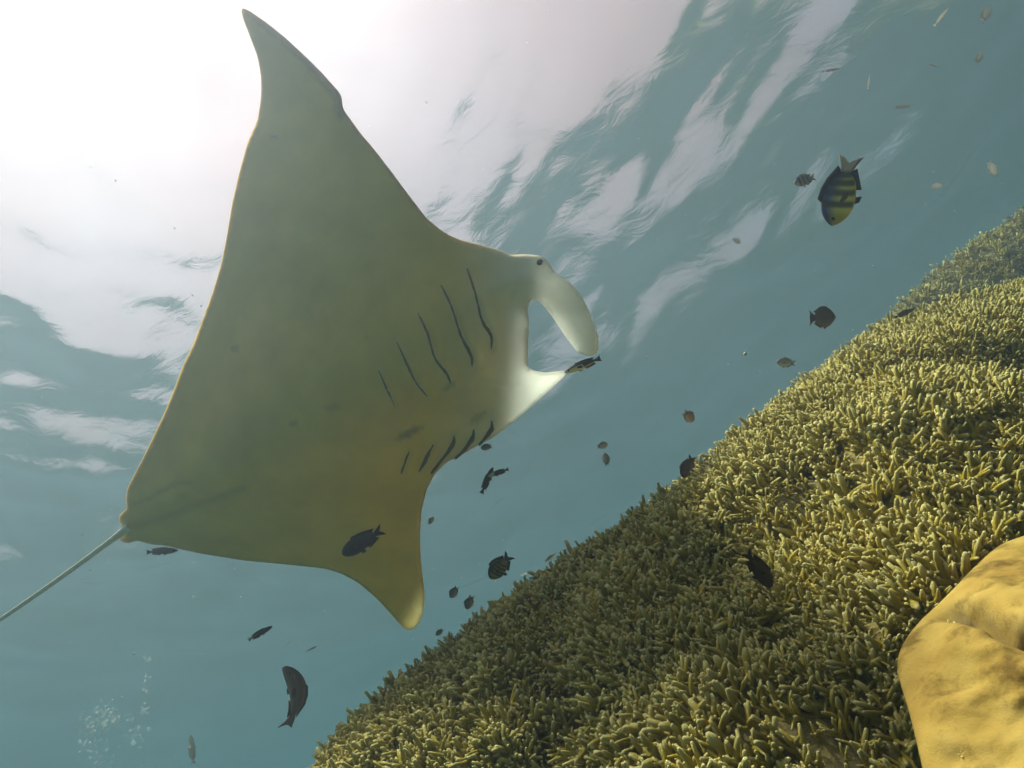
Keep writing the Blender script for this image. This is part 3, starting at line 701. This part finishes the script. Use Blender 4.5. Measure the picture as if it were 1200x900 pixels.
fish(683, 428, 2.62, 46, 202, -1, 'slender', [(.02, .022, .03), (.03, .03, .035), (.55, .5, .25), (.02, .02, .03), (.02, .02, .03)], 'black cleaner fish with pale belly at the tip of the manta head fin', name='cleaner_wrasse', pattern=two_tone((.8, .76, .5), .03, .58, .35))
fish(645, 653, 3.6, 16, 40, 1, 'slender', OLIVE, 'little olive fish between the olive damselfish and the reef', detail=False)
fish(889, 667, 1.04, 58, -52, 1, 'surgeon', [(.03, .025, .025), (.035, .03, .028), (.05, .04, .03), (.025, .02, .02), (.03, .025, .025)], 'blackish brown fish close above the finger coral', name='surgeonfish', yaw=10)
fish(1060, 367, 2.75, 26, 24, 1, 'slender', DARK, 'slim dark fish on the coral crest before the far bank', name='wrasse')
fish(1103, 20, 2.6, 28, 52, 1, 'needle', [(.6, .59, .55)] * 5, 'thin silvery fish slanting up, highest of the thin ones', name='needlefish', lighten=True)
fish(975, 82, 3.4, 22, 10, 1, 'needle', GREY, 'thin grey fish lying almost level', name='needlefish', lighten=True)
fish(1018, 96, 3.2, 17, 82, 1, 'needle', [(.6, .59, .55)] * 5, 'thin pale fish pointing straight up', name='needlefish', lighten=True)
far_g = 'faint far fish in the open water'
for px, py, l, an, k_, c, lb in ((1057, 125, 20, 5, 'slender', GREY, 'faint oblong grey fish below the thin upright fish'), (1093, 76, 12, -20, 'slender', GREY, 'faint tiny grey fish near the thin silvery fish'),
        (1155, 17, 22, 60, 'damsel', BROWN, 'faint brownish fish in the upper corner of the open water'), (1147, 68, 16, 60, 'damsel', GREY, 'faint small fish under the brownish corner fish'),
        (1163, 198, 20, -60, 'damsel', PALE, 'faint pale roundish fish above the far coral bank'), (1098, 218, 13, 0, 'damsel', PALE, 'faint pale speck of a fish beside the pale roundish one'),
        (863, 282, 11, -30, 'damsel', GREY, 'faint tiny fish alone in the middle open water'), (225, 878, 34, 95, 'slender', GREY, 'faint upright grey fish beside the bubbles')):
    fish(px, py, 5.2, l, an, 1, k_, [((.30, .31, .29) if c is not PALE else (.46, .44, .41))] * 5, lb, lighten=True, detail=False, group=far_g)  # flat colour near the water tone, distance haze painted in
fish(366, 760, 3.0, 14, 26, 1, 'needle', [(.6, .59, .55)] * 5, 'tiny thin pale fish above the brown parrotfish', name='needlefish', lighten=True, detail=False)
fish(617, 672, 3.0, 15, 20, 1, 'needle', [(.6, .59, .55)] * 5, 'upper one of two thin pale slivers by the coral edge', name='needlefish', lighten=True, detail=False)
fish(606, 689, 3.0, 13, 28, 1, 'needle', [(.6, .59, .55)] * 5, 'lower one of two thin pale slivers by the coral edge', name='needlefish', lighten=True, detail=False)

# ------------------------------------------------------------------ bubbles and drifting specks
def ico(n=1):
    import bmesh
    bm = bmesh.new(); bmesh.ops.create_icosphere(bm, subdivisions=n, radius=1); bm.verts.ensure_lookup_table()
    V = np.array([v.co[:] for v in bm.verts]); F = np.array([[v.index for v in f.verts] for f in bm.faces]); bm.free(); return V, F
def spheres(name, P, R, mat, label, cat, squash=None, sub=1):
    V, F = ico(sub); n = len(P)
    VV = V[None] * R[:, None, None]
    if squash is not None: VV = VV * squash[:, None, :]
    VV = VV + P[:, None]
    FF = (F[None] + (np.arange(n) * len(V))[:, None, None]).reshape(-1, 3)
    o = mesh_obj(name, VV.reshape(-1, 3), FF, mat); return tag(o, label, cat, kind='stuff')
def bubble_mat():
    k = Nodes('air_bubble'); k.t.nodes.remove(k.p)
    lw = k.n('LayerWeight', i_Blend=.4); tr = k.n('BsdfTransparent'); gl = k.n('BsdfGlossy', i_Roughness=.15); m = k.n('MixShader'); tl = k.n('BsdfTranslucent'); m0 = k.n('MixShader')
    tl.inputs[0].default_value = (.5, .52, .52, 1); m0.inputs[0].default_value = .55
    k.l(gl.outputs[0], m0.inputs[1]); k.l(tl.outputs[0], m0.inputs[2])
    mp = k.n('Math', operation='MULTIPLY_ADD'); mp.inputs[1].default_value = .5; mp.inputs[2].default_value = .15
    k.l(lw.outputs['Facing'], mp.inputs[0]); k.l(mp.outputs[0], m.inputs[0]); k.l(tr.outputs[0], m.inputs[1]); k.l(m0.outputs[0], m.inputs[2]); k.l(m.outputs[0], k.out.inputs[0]); return k.m
BUB = bubble_mat()
def plume(spots, n, label, seed):
    r = np.random.default_rng(seed); P, R = [], []
    w = np.array([s[4] for s in spots], float); w /= w.sum()
    for i in r.choice(len(spots), n, p=w):
        cx, cy_, sx, sy, _ = spots[i]
        P.append(at(cx + r.normal(0, sx), cy_ + r.normal(0, sy), 3.6 + r.normal(0, .15))); R.append(.0034 * math.exp(r.normal(0, .5)))
    sq = np.stack([r.uniform(.9, 1.5, n), r.uniform(.9, 1.5, n), r.uniform(.5, .9, n)], 1)
    spheres('bubbles', np.array(P), np.array(R), BUB, label, 'bubbles', sq)
plume([(128, 838, 11, 7, 5), (108, 850, 9, 6, 4), (104, 870, 8, 9, 2), (115, 885, 10, 10, 2), (98, 817, 2, 2, .2), (117, 822, 2, 2, .2)], 280, 'wide cluster of silvery air bubbles rising from below', 5)
plume([(171, 773, 3, 3, 1.2), (171, 795, 2.5, 3, 1), (168, 808, 3, 2, 1), (168, 832, 4, 5, 1.5), (160, 852, 7, 6, 3), (166, 880, 5, 10, 1), (222, 668, 3, 5, .3), (229, 700, 2, 6, .3), (223, 872, 2, 2, .3)], 150, 'narrow wavering chain of silvery air bubbles', 8)
r_ = np.random.default_rng(2); n_ = 1000
px_, py_, d_ = r_.uniform(-150, 1350, n_), r_.uniform(-100, 950, n_), r_.uniform(.9, 3.6, n_)
rad = .00075 * np.exp(r_.normal(0, .45, n_))
spheres('drifting_specks', at(px_, py_, d_), rad, base('plankton', (.7, .68, .55), .8), 'tiny pale specks of plankton drifting all through the water', 'plankton')
